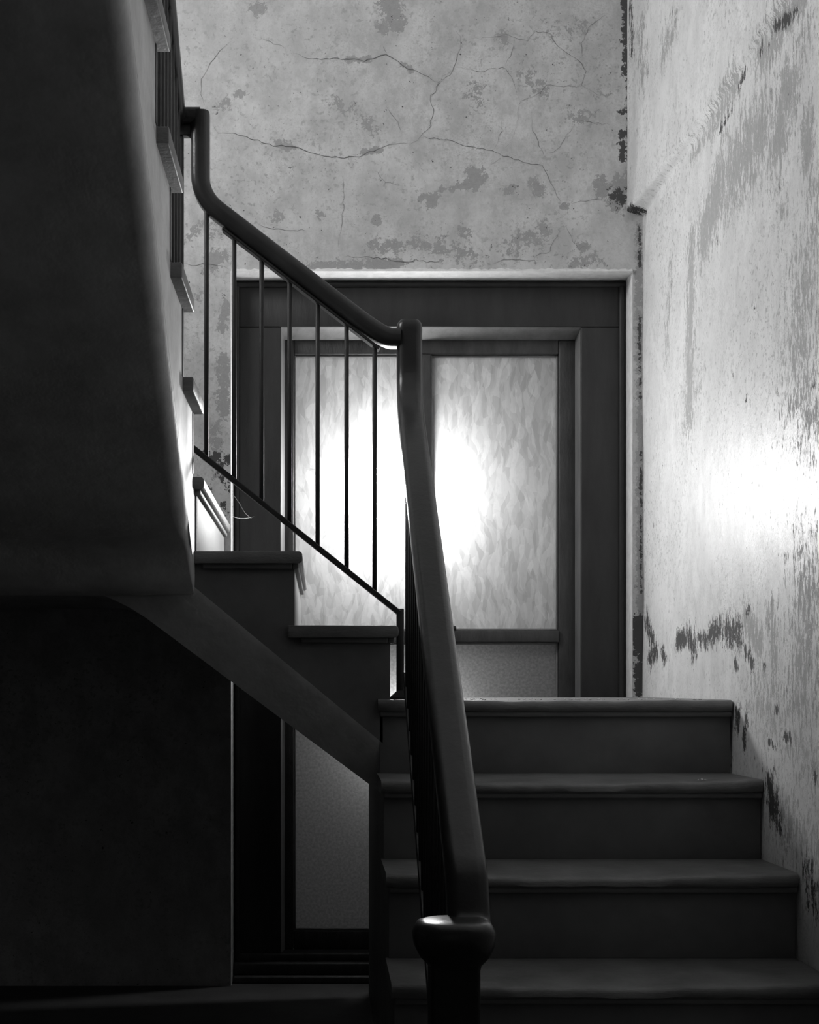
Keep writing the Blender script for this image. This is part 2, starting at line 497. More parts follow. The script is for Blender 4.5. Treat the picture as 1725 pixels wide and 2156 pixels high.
dark_r = [
    (R_((1362, 1310), (1375, 1345)), 0.029, 0.75), (R_((1370, 1385), (1382, 1370)), 0.032, 0.77), (R_((1395, 1370), (1402, 1385)), .02, .7), (R_((1428, 1350), (1440, 1345)), 0.026, 0.88),
    (R_((1452, 1340), (1460, 1360)), 0.032, 0.79), (R_((1475, 1345), (1490, 1350)), 0.020, 0.77), (R_((1500, 1335), (1515, 1325)), 0.026, 0.83), (R_((1530, 1325), (1555, 1335)), 0.035, 0.79), (R_((1535, 1345), (1562, 1350)), 0.020, 0.77),
    (R_((1570, 1365), (1572, 1375)), .012, .8), (R_((1580, 1385), (1586, 1400)), .016, .85), (R_((1612, 1402)), .008, .8), (R_((1548, 1395), (1553, 1410)), .010, .8),
    (R_((1580, 1280), (1575, 1290)), .010, .7), (R_((1637, 1493)), .010, .95), (R_((1655, 1552)), .010, 1), (R_((1663, 1552)), .012, 1), (R_((1622, 1560), (1635, 1575)), .010, .75),
    (R_((1572, 1510), (1575, 1525)), .012, .75), (R_((1567, 1545), (1570, 1570)), .014, .75), (R_((1718, 1640)), .01, .9), (R_((1640, 830)), .006, .95), (R_((1590, 648)), .006, .95), (R_((1572, 842)), .005, .95), (R_((1543, 790)), .006, .9), (R_((1715, 815)), .008, .9),
    (R_((1622, 1655), (1632, 1705)), .030, .85), (R_((1640, 1730), (1643, 1745)), .016, .75), (R_((1555, 1495), (1552, 1530)), .02, .7), (R_((1700, 1830), (1712, 1900)), .03, .6),
    (U_((1328, 0), (1330, 110)), .022, .62), (R_((1352, 447), (1362, 440)), .014, .8),
    (U_((1560, 105)), .012, .8), (U_((1575, 95)), .010, .7), (U_((1525, 160), (1515, 175)), .012, .7), (U_((1585, 60), (1630, 25)), .014, .65), (U_((1470, 285), (1500, 230)), .010, .55),
    (R_((1530, 345), (1600, 345)), .01, .0),
]
def right3d(U, V):
    zs = ZS + .012 * (fbm(U * 5, V * 0 + 3, 3) - .45)
    t = np.clip((V - zs + .008) / .02, 0, 1); t = t * t * (3 - 2 * t)
    fade = .22 + .78 * np.clip((U - 3.35) / (YB - 3.35), 0, 1) ** 1.5
    x = XR + (XRU - XR) * t * fade
    r = .012 * (fbm(U * 1.6 + 2, V * 1.6, 3) - .45) + .0022 * (fbm(U * 16, V * 9, 3) - .45)
    ledge = np.exp(-((V - zs - .02) / .035) ** 2)
    r = r - .008 * ledge * (fbm(U * 22, V * 22, 3) - .3)
    return np.stack([x + r, U, V], -1)
wall_right = grid_wall('wall_right', us, vs, right3d,
                       lambda U, V: mask_field(U, V, peel_r), lambda U, V: mask_field(U, V, dark_r), M['wall_right'])

# crack network of the back wall: narrow dark ribbons along the lines
cracks = [
    (k2((740, 320), (830, 350), (960, 360), (1080, 355), (1170, 367), (1240, 350), (1305, 328), (1370, 375), (1440, 415), (1530, 455), (1620, 500)), 2.6),
    (k2((255, 765), (285, 800), (370, 800), (480, 840), (620, 880), (720, 890), (800, 905), (900, 935), (1050, 957), (1140, 945), (1200, 920), (1300, 885), (1390, 862), (1440, 870)), 2.6),
    (k2((1720, 410), (1650, 460), (1600, 550), (1565, 580), (1590, 660), (1570, 760), (1510, 830), (1440, 880)), 1.3),
    (k2((1510, 830), (1620, 840), (1720, 855)), 1.2), (k2((380, 240), (300, 310), (240, 380), (190, 480), (180, 570), (215, 650)), 1.1),
    (k2((1280, 280), (1305, 328)), 1), (k2((1300, 640), (1370, 740), (1400, 820)), 1), (k2((540, 220), (600, 255), (690, 290)), 1),
    (k2((1050, 1555), (1200, 1555), (1300, 1565), (1380, 1580), (1440, 1590), (1480, 1570), (1550, 1585), (1620, 1580), (1645, 1555)), 1.8),
    (k2((65, 1590), (130, 1605), (200, 1595), (290, 1605), (350, 1625)), 1.8),
    (k2((500, 1350), (600, 1385), (720, 1390), (860, 1395)), 1.2), (k2((1230, 1030), (1300, 1100), (1400, 1120)), .9),
    (k2((1040, 1040), (1045, 1250), (1015, 1500)), .8),
    (k3((150, 640), (210, 560), (300, 480), (325, 400), (355, 300), (345, 250), (320, 200)), 1.3),
    (k3((360, 280), (430, 265), (560, 245), (650, 235), (720, 260), (800, 270), (850, 205), (960, 235), (980, 290), (1080, 360), (1150, 410), (1190, 480), (1160, 580), (930, 575), (850, 650), (750, 680), (740, 760), (720, 880), (665, 990)), 1.2),
    (k3((95, 915), (150, 935), (240, 935), (340, 965), (440, 990), (560, 1010), (640, 1050), (740, 1080), (830, 1105), (905, 1110), (940, 1200), (985, 1290), (1030, 1360), (1060, 1400)), 1.7),
    (k3((835, 780), (840, 880), (880, 980), (915, 1050), (910, 1110)), 1.1), (k3((915, 1050), (1000, 1010), (1050, 930), (1130, 840)), 1),
    (k3((330, 455), (480, 480), (600, 460), (655, 460), (690, 520), (720, 600), (745, 670)), 1), (k3((720, 260), (710, 330), (670, 400), (655, 460)), 1),
    (k3((570, 1775), (640, 1750), (750, 1750), (850, 1750), (860, 1790)), 1.8), (k3((850, 1750), (870, 1715), (950, 1690), (1000, 1590), (1030, 1550)), 1.2),
    (k3((1060, 1510), (1110, 1620), (1150, 1680), (1190, 1650)), 1.2), (k3((1360, 80), (1260, 150), (1210, 190), (1170, 290), (1170, 380), (1150, 410)), 1),
    (k3((1130, 800), (1250, 825), (1360, 840)), 1), (k3((1160, 580), (1240, 620), (1300, 650)), 1), (k3((625, 800), (630, 880), (600, 950), (570, 1010)), 1),
    (k3((1070, 1380), (1160, 1350), (1340, 1340)), 1), (k3((640, 1050), (550, 1110)), 1),
]
verts, faces = [], []
for pts, w in cracks:
    fine = []
    for (a, b) in zip(pts[:-1], pts[1:]):
        n = max(2, int(math.hypot(b[0] - a[0], b[1] - a[1]) / .012))
        for k in range(n): fine.append((a[0] + (b[0] - a[0]) * k / n, a[1] + (b[1] - a[1]) * k / n))
    fine.append(pts[-1])
    base = len(verts)
    for i, (x, z) in enumerate(fine):
        j = min(i, len(fine) - 2)
        tx, tz = fine[j + 1][0] - fine[j][0], fine[j + 1][1] - fine[j][1]
        L = math.hypot(tx, tz) or 1; nx, nz = -tz / L, tx / L
        jx = (random.random() - .5) * .007
        env = min(1, 3 * min(i, len(fine) - 1 - i) / len(fine) + .15)
        hw = .00042 * w * env * (.5 + 1.0 * random.random())
        yy = float(back3d(np.array([[x]]), np.array([[z]]))[0, 0, 1]) - .0012
        verts += [(x + nx * (jx - hw), yy, z + nz * (jx - hw)), (x + nx * (jx + hw), yy, z + nz * (jx + hw))]
    for i in range(len(fine) - 1):
        q = base + 2 * i
        faces.append((q, q + 1, q + 3, q + 2))
ck = mesh_obj('crack_network', verts, faces, M['crack'], wall_back)
ck['kind'] = 'stuff'

# floor, ceiling, left wall with the upstairs opening, hall slab over the camera
setprops(box('floor', XL - .1, XR + .15, -2.6, YB + .3, -.15, 0, M['floor']), kind='structure')
setprops(box('ceiling', XL - 1.2, XR + .15, -2.6, YB + .15, HT, HT + .12, M['ceiling']), kind='structure')
setprops(box('wall_left', XL - .12, XL, -2.6, YB + .1, 0, 2.62, M['dark_wall']), kind='structure')
setprops(box('ceiling_hall', XL, XR + .06, -2.6, 1.35, 2.9, 3.06, M['ceiling']), kind='structure')
setprops(box('wall_upstairs', XL, XR + .06, 1.25, 1.35, 3.06, HT, M['ceiling']), kind='structure')

# ------------------------------------------------------------------ window_1
win = thing('window_1', 'tall dark framed window with smeared glowing panes behind the stairs', None, (0.33, 4.55, 0), kind='structure')
YF, YS, YP = 4.53, 4.60, 4.625
k = YF / F
# plaster reveals round the opening
prism('reveal', [(OX1, YB), (OX1 + .004, YF + .02), (OX1 + .05, YF + .02), (OX1 + .05, YB + .002)], 'x', 0, 1, M['plaster_bead']) if False else None
def reveal(name, a, b, c, d):
    return mesh_obj(name, [a[0], a[1], b[0], b[1], c[0], c[1], d[0], d[1]],
                    [(0, 2, 3, 1), (2, 4, 5, 3), (4, 6, 7, 5), (6, 0, 1, 7), (0, 6, 4, 2), (1, 3, 5, 7)], M['plaster_bead'], win)
ch = .004
reveal('reveal', ((OX1, YB - .001, 0), (OX1, YB - .001, OZ1)), ((OX1, YF + .03, 0), (OX1, YF + .03, OZ1)),
       ((OX1 + .03, YF + .03, 0), (OX1 + .03, YF + .03, OZ1 + .03)), ((OX1 + .03, YB + .01, 0), (OX1 + .03, YB + .01, OZ1 + .03)))
reveal('reveal', ((OX0, YB - .001, 0), (OX0, YB - .001, OZ1)), ((OX0 + .004, YF + .03, 0), (OX0 + .004, YF + .03, OZ1)),
       ((OX0 - .03, YF + .03, 0), (OX0 - .03, YF + .03, OZ1 + .03)), ((OX0 - .03, YB + .01, 0), (OX0 - .03, YB + .01, OZ1 + .03)))
reveal('reveal', ((OX0, YB - .001, OZ1), (OX1, YB - .001, OZ1)), ((OX0, YF + .03, OZ1), (OX1, YF + .03, OZ1)),
       ((OX0 - .03, YF + .03, OZ1 + .03), (OX1 + .03, YF + .03, OZ1 + .03)), ((OX0 - .03, YB + .01, OZ1 + .03), (OX1 + .03, YB + .01, OZ1 + .03)))
def fx(px, y=YF): return (px - PX) * y / F
def fz(py, y=YF): return ZC + (PY - py) * y / F
# rough lip of plaster along the head of the opening
rr = random.Random(3)
pts = []
N = 120
for i in range(N + 1):
    x = OX0 + (OX1 - OX0) * i / N
    h = .006 + .006 * rr.random()
    pts.append((x, h))
verts = []; faces = []
for i, (x, h) in enumerate(pts):
    verts += [(x, YB + .006, OZ1 - .002), (x, YB - .010, OZ1 + .000), (x, YB - .008, OZ1 + h * .7), (x, YB + .006, OZ1 + h + .004)]
for i in range(N):
    for j in range(3):
        faces.append((4 * i + j, 4 * i + j + 1, 4 * i + 4 + j + 1, 4 * i + 4 + j))
mesh_obj('plaster_lip', verts, faces, M['plaster_bead'], win, True, 60)
# casing boards
cas_t, cas_b = fz(688), .0
box('head_casing', OX0 + .004, OX1, YF, YF + .07, cas_t, OZ1, M['frame'], win, .003)
box('side_casing', OX0 + .004, fx(592), YF, YF + .07, .0, cas_t - .0015, M['frame'], win, .003)
box('side_casing', fx(1224), OX1, YF, YF + .07, .0, cas_t - .0015, M['frame'], win, .003)
# outer mouldings: quarter-round beads
def bead(name, p0, p1, r, mat, side):
    pr = [(r * math.cos(math.radians(a)), r * math.sin(math.radians(a))) for a in range(0, 360, 30)]
    return sweep(name, [p0, p1], pr, side, mat, win)
bead('bead', (OX0 + .012, YF - .001, fz(600)), (OX1 - .006, YF - .001, fz(600)), .008, M['frame'], (0, 1, 0))
bead('bead', (OX0 + .013, YF - .001, 0), (OX0 + .013, YF - .001, fz(604)), .008, M['frame'], (0, 1, 0))
bead('bead', (OX1 - .014, YF - .001, 0), (OX1 - .014, YF - .001, fz(604)), .009, M['frame'], (0, 1, 0))
# splayed glazing bevels between casing and sash
x0, x1, zt = fx(592) - .001, fx(1224) + .001, cas_t + .001
xi0, xi1, zti = fx(600, YS), fx(1211, YS), fz(716, YS)
zb = 0.085
def quad_solid(name, q, mat):
    q = [Vector(a) for a in q]
    off = Vector((0, .02, 0))
    return mesh_obj(name, q + [a + off for a in q], [(0, 1, 2, 3), (4, 7, 6, 5), (0, 4, 5, 1), (1, 5, 6, 2), (2, 6, 7, 3), (3, 7, 4, 0)], mat, win)
quad_solid('bevel', [(x1, YF + .004, zt), (x1, YF + .004, zb), (xi1, YS - .004, zb), (xi1, YS - .004, zti)], M['bevel'])
quad_solid('bevel', [(x0, YF + .004, zb), (x0, YF + .004, zt), (xi0, YS - .004, zti), (xi0, YS - .004, zb)], M['bevel'])
quad_solid('bevel', [(x0, YF + .004, zt), (x1, YF + .004, zt), (xi1, YS - .004, zti), (xi0, YS - .004, zti)], M['bevel'])
# sash members
sx0, sx1 = fx(619, YS), fx(1177, YS)
z_top, z_tr1, z_tr0, z_bot = fz(746, YS), fz(1327, YS), fz(1353, YS), fz(1960, YS)
mu0, mu1 = fx(884, YS), fx(908, YS)
box('sash_stile', xi0 - .006, sx0, YS, YS + .045, zb, zti, M['sash'], win, .004)
box('sash_stile', sx1, xi1 + .006, YS, YS + .045, zb, zti, M['sash'], win, .004)
box('sash_rail', sx0, sx1, YS + .001, YS + .045, z_top, zti + .01, M['sash'], win, .004)
box('sash_rail', sx0, sx1, YS + .001, YS + .045, zb - .004, z_bot, M['sash'], win, .004)
box('mullion', mu0, mu1, YS - .004, YS + .045, z_tr1, z_top, M['sash'], win, .004)
box('mullion', mu0, mu1, YS - .004, YS + .045, z_bot, z_tr0, M['sash'], win, .004)
box('transom', sx0, sx1, YS - .014, YS + .045, z_tr0, z_tr1, M['sash'], win, .004)
# thin glazing beads round the panes
g = .006
def lerp_(a, b, t): return a + (b - a) * t
for (a, b, c, d) in ((sx0, mu0, z_tr1, z_top), (mu1, sx1, z_tr1, z_top), (sx0, mu0, z_bot, z_tr0), (mu1, sx1, z_bot, z_tr0)):
    up = d > 1.5
    nq = 6
    pv = [(lerp_(a - .003, b + .003, i / nq), YP + .0006 * math.sin(i * 2.1 + j * 1.3), lerp_(c - .003, d + .003, j / nq)) for i in range(nq + 1) for j in range(nq + 1)]
    pf = [(i * (nq + 1) + j, (i + 1) * (nq + 1) + j, (i + 1) * (nq + 1) + j + 1, i * (nq + 1) + j + 1) for i in range(nq) for j in range(nq)]
    mesh_obj('pane', pv, pf, M['pane'] if up else M['frost'], win, True, 60)
    box('glazing_bead', a, a + g, YP - .012, YP, c, d, M['bevel'], win, .002)
    box('glazing_bead', b - g, b, YP - .012, YP, c, d, M['bevel'], win, .002)
    box('glazing_bead', a + g, b - g, YP - .012, YP, d - g, d, M['bevel'], win, .002)
    box('glazing_bead', a + g, b - g, YP - .012, YP, c, c + g, M['bevel'], win, .002)
# stepped sill down to the floor
box('sill', OX0 + .004, OX1, YF - .004, YF + .08, .060, zb, M['sash'], win, .004)
box('sill', OX0 + .004, OX1, YF - .030, YF + .08, .022, .060, M['sash'], win, .005)
box('sill', OX0 + .004, OX1, YF - .055, YF + .08, .0, .022, M['sash'], win, .005)
# unseen ledge added outside to keep upper-pane light off the lower panes
box('outer_baffle', OX0, OX1, YP + .012, YP + .40, z_tr0 + .004, z_tr1 - .004, M['sash'], win, .003)
box('outer_jamb', OX0 - .03, OX0 + .02, YP + .02, YP + .40, 0, OZ1, M['dark_wall'], win)
box('outer_jamb', OX1 - .02, OX1 + .03, YP + .02, YP + .40, 0, OZ1, M['dark_wall'], win)
# emissive dome added against the left upper pane to glow and light the well
lm = bpy.data.materials.new('dome_glow'); lm.use_nodes = True
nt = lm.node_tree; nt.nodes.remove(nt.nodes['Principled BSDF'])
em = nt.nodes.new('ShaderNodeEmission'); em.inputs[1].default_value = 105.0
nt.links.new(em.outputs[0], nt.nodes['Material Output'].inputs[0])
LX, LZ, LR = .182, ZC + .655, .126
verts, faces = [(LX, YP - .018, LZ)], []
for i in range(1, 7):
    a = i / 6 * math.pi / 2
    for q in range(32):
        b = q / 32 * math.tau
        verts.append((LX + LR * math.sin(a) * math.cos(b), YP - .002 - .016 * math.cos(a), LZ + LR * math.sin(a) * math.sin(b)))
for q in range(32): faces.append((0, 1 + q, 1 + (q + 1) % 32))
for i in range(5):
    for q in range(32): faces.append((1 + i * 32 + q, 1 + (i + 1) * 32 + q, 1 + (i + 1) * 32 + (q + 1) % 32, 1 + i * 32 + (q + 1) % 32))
setprops(mesh_obj('glow_dome', verts, faces, lm, None, True, 60), 'round glowing dome added in the left upper window pane behind the handrail', 'lamp')
# small catch on the transom
la = box('window_catch', fx(951, 4.585), fx(961, 4.585), 4.582, 4.60, z_tr1, z_tr1 + .014, M['iron'], win, .004)

# ------------------------------------------------------------------ lower flight (towards the camera)
RISE, RUN = .18, .24
ZL, YL = .90, 3.45            # landing level and the depth of its nosing
X1L = .132
T = .030
def tread_x(name, yn, z, x0, x1, depth, mat, parent, wear=.010, over=.024, rnd=None):
    """tread whose nosing runs along x, front at y = yn, worn hollow in the middle"""
    prof = []
    r = T * .42
    for a in range(-90, 91, 30):
        prof.append((r - r * math.cos(math.radians(a)), -T / 2 + (T / 2 - r) * (1 if a > 0 else -1 if a < 0 else 0) + r * math.sin(math.radians(a))))
    prof += [(.05, 0), (.11, 0), (depth, 0), (depth, -T), (over + .012, -T), ]
    n = 36
    verts, faces = [], []
    m = len(prof)
    rg = random.Random(rnd)
    ph = rg.random() * 6
    for i in range(n + 1):
        f = i / n
        x = x0 + (x1 - x0) * f
        w = wear * (max(0, math.sin(math.pi * f)) ** 1.3) + .0012 * math.sin(f * 23 + ph) + .0008 * math.sin(f * 61 + ph * 2)
        e = min(f, 1 - f) * (x1 - x0)
        rd = .006 * max(0, 1 - e / .012) ** 2
        for (dy, dz) in prof:
            k = max(0, 1 - dy / .15)
            top = 1 if dz > -T * .6 else .25
            verts.append((x, yn + dy + rd * (dy < .03) + .35 * w * k * (dy < .03), z + dz - w * k * top))
    for i in range(n):
        for j in range(m):
            faces.append((i * m + j, i * m + (j + 1) % m, (i + 1) * m + (j + 1) % m, (i + 1) * m + j))
    faces.append(tuple(range(m))); faces.append(tuple(n * m + j for j in range(m)))
    return mesh_obj(name, verts, faces, mat, parent, True, 50)

fl1 = thing('stair_flight', 'wide lower flight of worn steps climbing away to the landing', 'stairs', (.56, 2.9, 0))
for kk in range(1, 5):
    yn, z = YL - RUN * kk, ZL - RISE * kk
    tread_x('tread', yn, z, X1L, XR - .004, RUN + .03, M['tread'], fl1, (.006, .010, .012, .012, .012)[kk], rnd=kk)
for kk in range(0, 5):
    yn, z = YL - RUN * kk, ZL - RISE * kk
    x_l = X1L + (.006 if kk else .006)
    box('riser', x_l, XR - .004, yn + .024, yn + .044, z - RISE, z - T, M['riser'], fl1, .001)
    # cove moulding tucked under the nosing
    box('cove_moulding', x_l, XR - .004, yn + .010, yn + .026, z - T - .012, z - T + .001, M['riser'], fl1, .004)
pts = [(YL + .03, 0), (YL - 4 * RUN + .03, 0)]
for kk in range(4, -1, -1):
    yn, z = YL - RUN * kk, ZL - RISE * kk
    pts += [(yn + .03, z - T - .001)] if kk == 4 else [(yn + .03, z - RISE - T - .001), (yn + .03, z - T - .001)]
pts += [(YL + .045, ZL - T - .001), (YL + .045, 0)]
prism('side_string', pts[1:], 'x', X1L + .008, X1L + .03, M['riser'], fl1)

# ------------------------------------------------------------------ half landing
ld = thing('stair_landing', 'dusty landing slab edge in front of the window at the head of the lower flight', 'landing', (.56, 3.9, ZL))
tread_x('landing_floor', YL, ZL, X1L + .002, XR - .004, YB - YL - .10, M['tread'], ld, .004, rnd=0)
box('support_wall', X1L + .008, X1L + .03, YL + .046, YB - .10, 0, ZL - T - .001, M['riser'], ld)
box('landing_soffit', X1L + .03, XR - .004, YL + .05, YB - .10, ZL - .12, ZL - T, M['soffit'], ld)

# ------------------------------------------------------------------ middle flight, seen from the side
fl2 = thing('stair_flight', 'short middle flight seen side-on, rising left beneath the sloping handrail', 'stairs', (-.05, 3.9, ZL))
NX = [.184, -.049, -.2875]
Y2 = 3.452        # near face of the treads
YE = YB - .012
def tread_y(name, xn, z, x_back, y0, y1, mat, parent):
    """tread whose nosing runs along y and faces +x"""
    r = .010
    prof = []
    for a in range(-90, 91, 30):
        prof.append((xn - r + r * math.cos(math.radians(a)), z - T / 2 + (T / 2 - r) * (1 if a > 0 else -1 if a < 0 else 0) + r * math.sin(math.radians(a))))
    prof += [(x_back, z), (x_back, z - T)]
    return prism(name, prof, 'y', y0, y1, mat, parent, .0015)
for i, xn in enumerate(NX):
    z = ZL + RISE * (i + 1)
    xb = (NX[i + 1] - .035) if i < 2 else XL + .01
    tread_y('tread' if i < 2 else 'quarter_landing', xn, z, xb, Y2, YE, M['tread'], fl2)
    box('riser', xn - .042, xn - .0195, Y2 + .032, YE, z - RISE, z - T, M['riser'], fl2, .001)
    box('cove_moulding', xn - .026, xn - .010, Y2 + .012, YE, z - T - .012, z - T + .001, M['riser'], fl2, .003)
    box('cove_moulding', xb + .03, xn - .026, Y2 + .010, Y2 + .024, z - T - .012, z - T + .001, M['riser'], fl2, .003)
# string wall with its rounded sloping underside
def lerp(a, b, t): return a + (b - a) * t
S_up = lambda x: .80 + (.138 - x) * .830            # where the vertical string begins to turn under
S_lo = lambda x: max(.673 + (.138 - x) * .745, 0)   # lowest line of the rounded edge
YSs = Y2 + .022
rows = []
xs = [.146] + [x for x in np.linspace(.138, -.62, 60)] + [-.9, XL + .005]
z_land_lo = 1.178
def top_z(x):
    if x > NX[0] - .022: return ZL - T
    if x > NX[1] - .022: return ZL + RISE - T
    if x > NX[2] - .022: return ZL + 2 * RISE - T
    return ZL + 3 * RISE - T
def smin(a, b, kq):
    h = max(kq - abs(a - b), 0) / kq
    return min(a, b) - h * h * kq / 4
verts, faces = [], []
prof_n = 0
for x in xs:
    lo = smin(S_lo(x), z_land_lo, .09)
    up = smin(S_up(x), z_land_lo + .10, .09)
    sect = []
    for t in (0, .08, .2, .35, .5, .65, .8, .92, 1):
        a = t * math.pi / 2
        # rounded fillet: shallow lean first, then under
        yy = YSs + .045 * (t ** 1.3)
        zz = up + (lo - up) * (t - .10 * t * (1 - t))
        sect.append((x, yy, zz))
    sect.append((x, YSs + .2, lo - .002)); sect.append((x, YE, lo - .002))
    prof_n = len(sect)
    verts += sect
for i in range(len(xs) - 1):
    for j in range(prof_n - 1):
        faces.append((i * prof_n + j, (i + 1) * prof_n + j, (i + 1) * prof_n + j + 1, i * prof_n + j + 1))
# close the lower end
faces.append(tuple(range(prof_n)))
mesh_obj('soffit', verts, faces, M['soffit'], fl2, True, 60)
pts = [(.150, ZL - .25), (.150, ZL - T - .002)]
pts = [(.146, S_up(.146))]
pts += [(.146, ZL - .001), (NX[0] - .020, ZL - .001), (NX[0] - .020, ZL + RISE - T), (NX[1] - .020, ZL + RISE - T), (NX[1] - .020, ZL + 2 * RISE - T),
        (NX[2] - .020, ZL + 2 * RISE - T), (NX[2] - .020, ZL + 3 * RISE - T), (XL + .01, ZL + 3 * RISE - T)]
pts += [(XL + .005, smin(S_up(XL), z_land_lo + .10, .09))] + [(x, smin(S_up(x), z_land_lo + .10, .09)) for x in list(reversed(xs))[2:]]
prism('side_string', pts, 'y', YSs, YSs + .02, M['riser'], fl2)

# ------------------------------------------------------------------ upper flight, climbing towards and over the camera's left
fl3 = thing('stair_flight', 'dark upper flight whose sloping underside fills the left side overhead', 'stairs', (-.8, 3.3, 1.44))
XS3 = -.312
R3 = .25
n3 = 8
TXE = -.288
for i in range(n3):
    z = 1.44 + RISE * (i + 1)
    y_near = 3.167 - R3 * i
    y_far = y_near + R3 + .03
    xw = TXE
    r = .010
    prof = []
    for a in range(-90, 91, 30):
        prof.append((y_far - r + r * math.cos(math.radians(a)), z - .032 / 2 + (.016 - r) * (1 if a > 0 else -1 if a < 0 else 0) + r * math.sin(math.radians(a))))
    prof += [(y_near, z), (y_near, z - .032)]
    prism('tread', prof, 'x', XL + .01, xw, M['tread'], fl3, .003)
    box('riser', XL + .01, XS3 + .002, y_far - .045, y_far - .028, z - RISE, z - .032, M['riser'], fl3, .001)
SB = lambda y: ZC + .843 + .708 * (2.663 - y)    # where the string turns under
ys = list(np.linspace(3.44, 1.40, 60))
verts, faces = [], []
for y in [3.50, 3.478] + ys:
    b = SB(y)
    z_str = max(b, 1.20)
    z_lo = max(b - .042 + .03 * math.exp(-((y - 3.36) / .05) ** 2), 1.158)
    z_str = max(z_str, z_lo + .045)
    sect = []
    for t in (0, .1, .22, .38, .55, .7, .85, 1):
        a = t * math.pi / 2
        sect.append((XS3 - .034 * min(1, .1 + max(0, 3.45 - y) / .25) * (1 - math.cos(a)), y, z_str + (z_lo - z_str) * math.sin(a)))
    sect.append((-.5, y, z_lo - .003)); sect.append((XL + .005, y, z_lo - .003))
    m = len(sect)
    verts += sect
for i in range(len(ys) + 1):
    for j in range(m - 1):
        faces.append((i * m + j, i * m + j + 1, (i + 1) * m + j + 1, (i + 1) * m + j))
mesh_obj('soffit', verts, faces, M['soffit'], fl3, True, 60)
pts = []
for y in [3.50] + ys: pts.append((y, max(SB(y), 1.20) + (0 if y <= 3.3 else .0)))
ytop = ys[-1]
up_pts = [(3.50, 1.44 - T)]
for i in range(n3):
    z = 1.44 + RISE * (i + 1)
    y_near = 3.167 - R3 * i
    up_pts += [(y_near + R3, z - RISE - .032 if i else 1.44 - T), (y_near + R3, z - .032)]
up_pts += [(ytop, 1.44 + RISE * n3 - .032)]
prism('side_string', pts + list(reversed(up_pts)), 'x', XS3 - .02, XS3, M['soffit'], fl3)

# ------------------------------------------------------------------ railings
BAR = .011
def bar(name, x, y, z0, z1, parent, w=BAR):
    return box(name, x - w / 2, x + w / 2, y - w / 2, y + w / 2, z0, z1, M['iron'], parent, .0018, 1)
RP = rrect(.062, .048, .019, 5)
Y2R = 3.50
V = Vector

# middle flight railing
r2 = thing('stair_railing', 'dark railing beside the middle flight, sloping handrail with swan-neck and seven thin bars', 'railing', (-.05, Y2R, ZL))
path = [V((-.3005, Y2R, ZC + 1.412)), V((-.3005, Y2R, ZC + 1.205)), V((.148, Y2R, ZC + .860)), V((.19, Y2R, ZC + .860))]
path = round_corners(path, {1: .055, 2: .10}, 8)
sweep('handrail', path, rrect(.062, .045, .019, 5), (0, 1, 0), M['rail'], r2)
path = [V((-.372, Y2R, ZC + 1.402)), V((-.300, Y2R, ZC + 1.402))]
sweep('handrail_return', path, rrect(.060, .038, .012, 4), (0, 1, 0), M['rail'], r2)
box('corner_bracket', -.366, -.322, Y2R - .012, Y2R + .012, ZC + 1.355, ZC + 1.384, M['iron'], r2, .003)
rz = lambda x: ZC + .983 - (x + .007) * .769 - .045     # underside height of the sloping rail
fpath = [V((-.245, Y2R, rz(-.245) + .006)), V((.138, Y2R, rz(.138) + .006))]
sweep('flat_bar', fpath, rrect(.034, .007, .002, 1), (0, 1, 0), M['iron'], r2)
bz = lambda x: 1.113 + (.187 - x) * .800
for px in (435, 493, 551, 610, 669, 730, 789):
    x = (px - PX) * Y2R / F
    bar('baluster', x, Y2R, bz(x), rz(x) + (.04 if px == 435 else .006), r2)
sweep('bottom_rail', [V((-.335, Y2R, bz(-.335))), V((.187, Y2R, bz(.187)))], rrect(.026, .013, .002, 1), (0, 1, 0), M['iron'], r2)
box('corner_post', .181, .199, Y2R - .010, Y2R + .010, ZL + .001, bz(.187) + .01, M['iron'], r2, .003)
mesh_obj('post_foot', [(.166, 3.48, ZL), (.205, 3.48, ZL), (.205, 3.52, ZL), (.166, 3.52, ZL), (.166, 3.48, ZL + .006), (.205, 3.48, ZL + .006), (.205, 3.52, ZL + .006), (.166, 3.52, ZL + .006),
                       (.183, 3.488, ZL + .022), (.199, 3.488, ZL + .022), (.199, 3.512, ZL + .022), (.183, 3.512, ZL + .022)],
         [(0, 3, 2, 1), (0, 1, 5, 4), (1, 2, 6, 5), (2, 3, 7, 6), (3, 0, 4, 7), (4, 5, 9, 8), (5, 6, 10, 9), (6, 7, 11, 10), (7, 4, 8, 11), (8, 9, 10, 11)], M['iron'], r2)

# lower flight railing
r1 = thing('stair_railing', 'heavy foreground handrail with newel post running down beside the lower flight', 'railing', (.21, 2.8, 0))
X1R = .2125
z1 = lambda y: ZC + .10 + .712 * (y - 2.64)
path = [V((X1R, 3.50, ZC + .882)), V((X1R, 3.50, ZC + .70)), V((X1R, 2.11, z1(2.11))), V((X1R, 2.066, ZC - .352)), V((X1R, 2.028, ZC - .3555))]
path = round_corners(path, {1: .13, 2: .02, 3: .025}, 10)
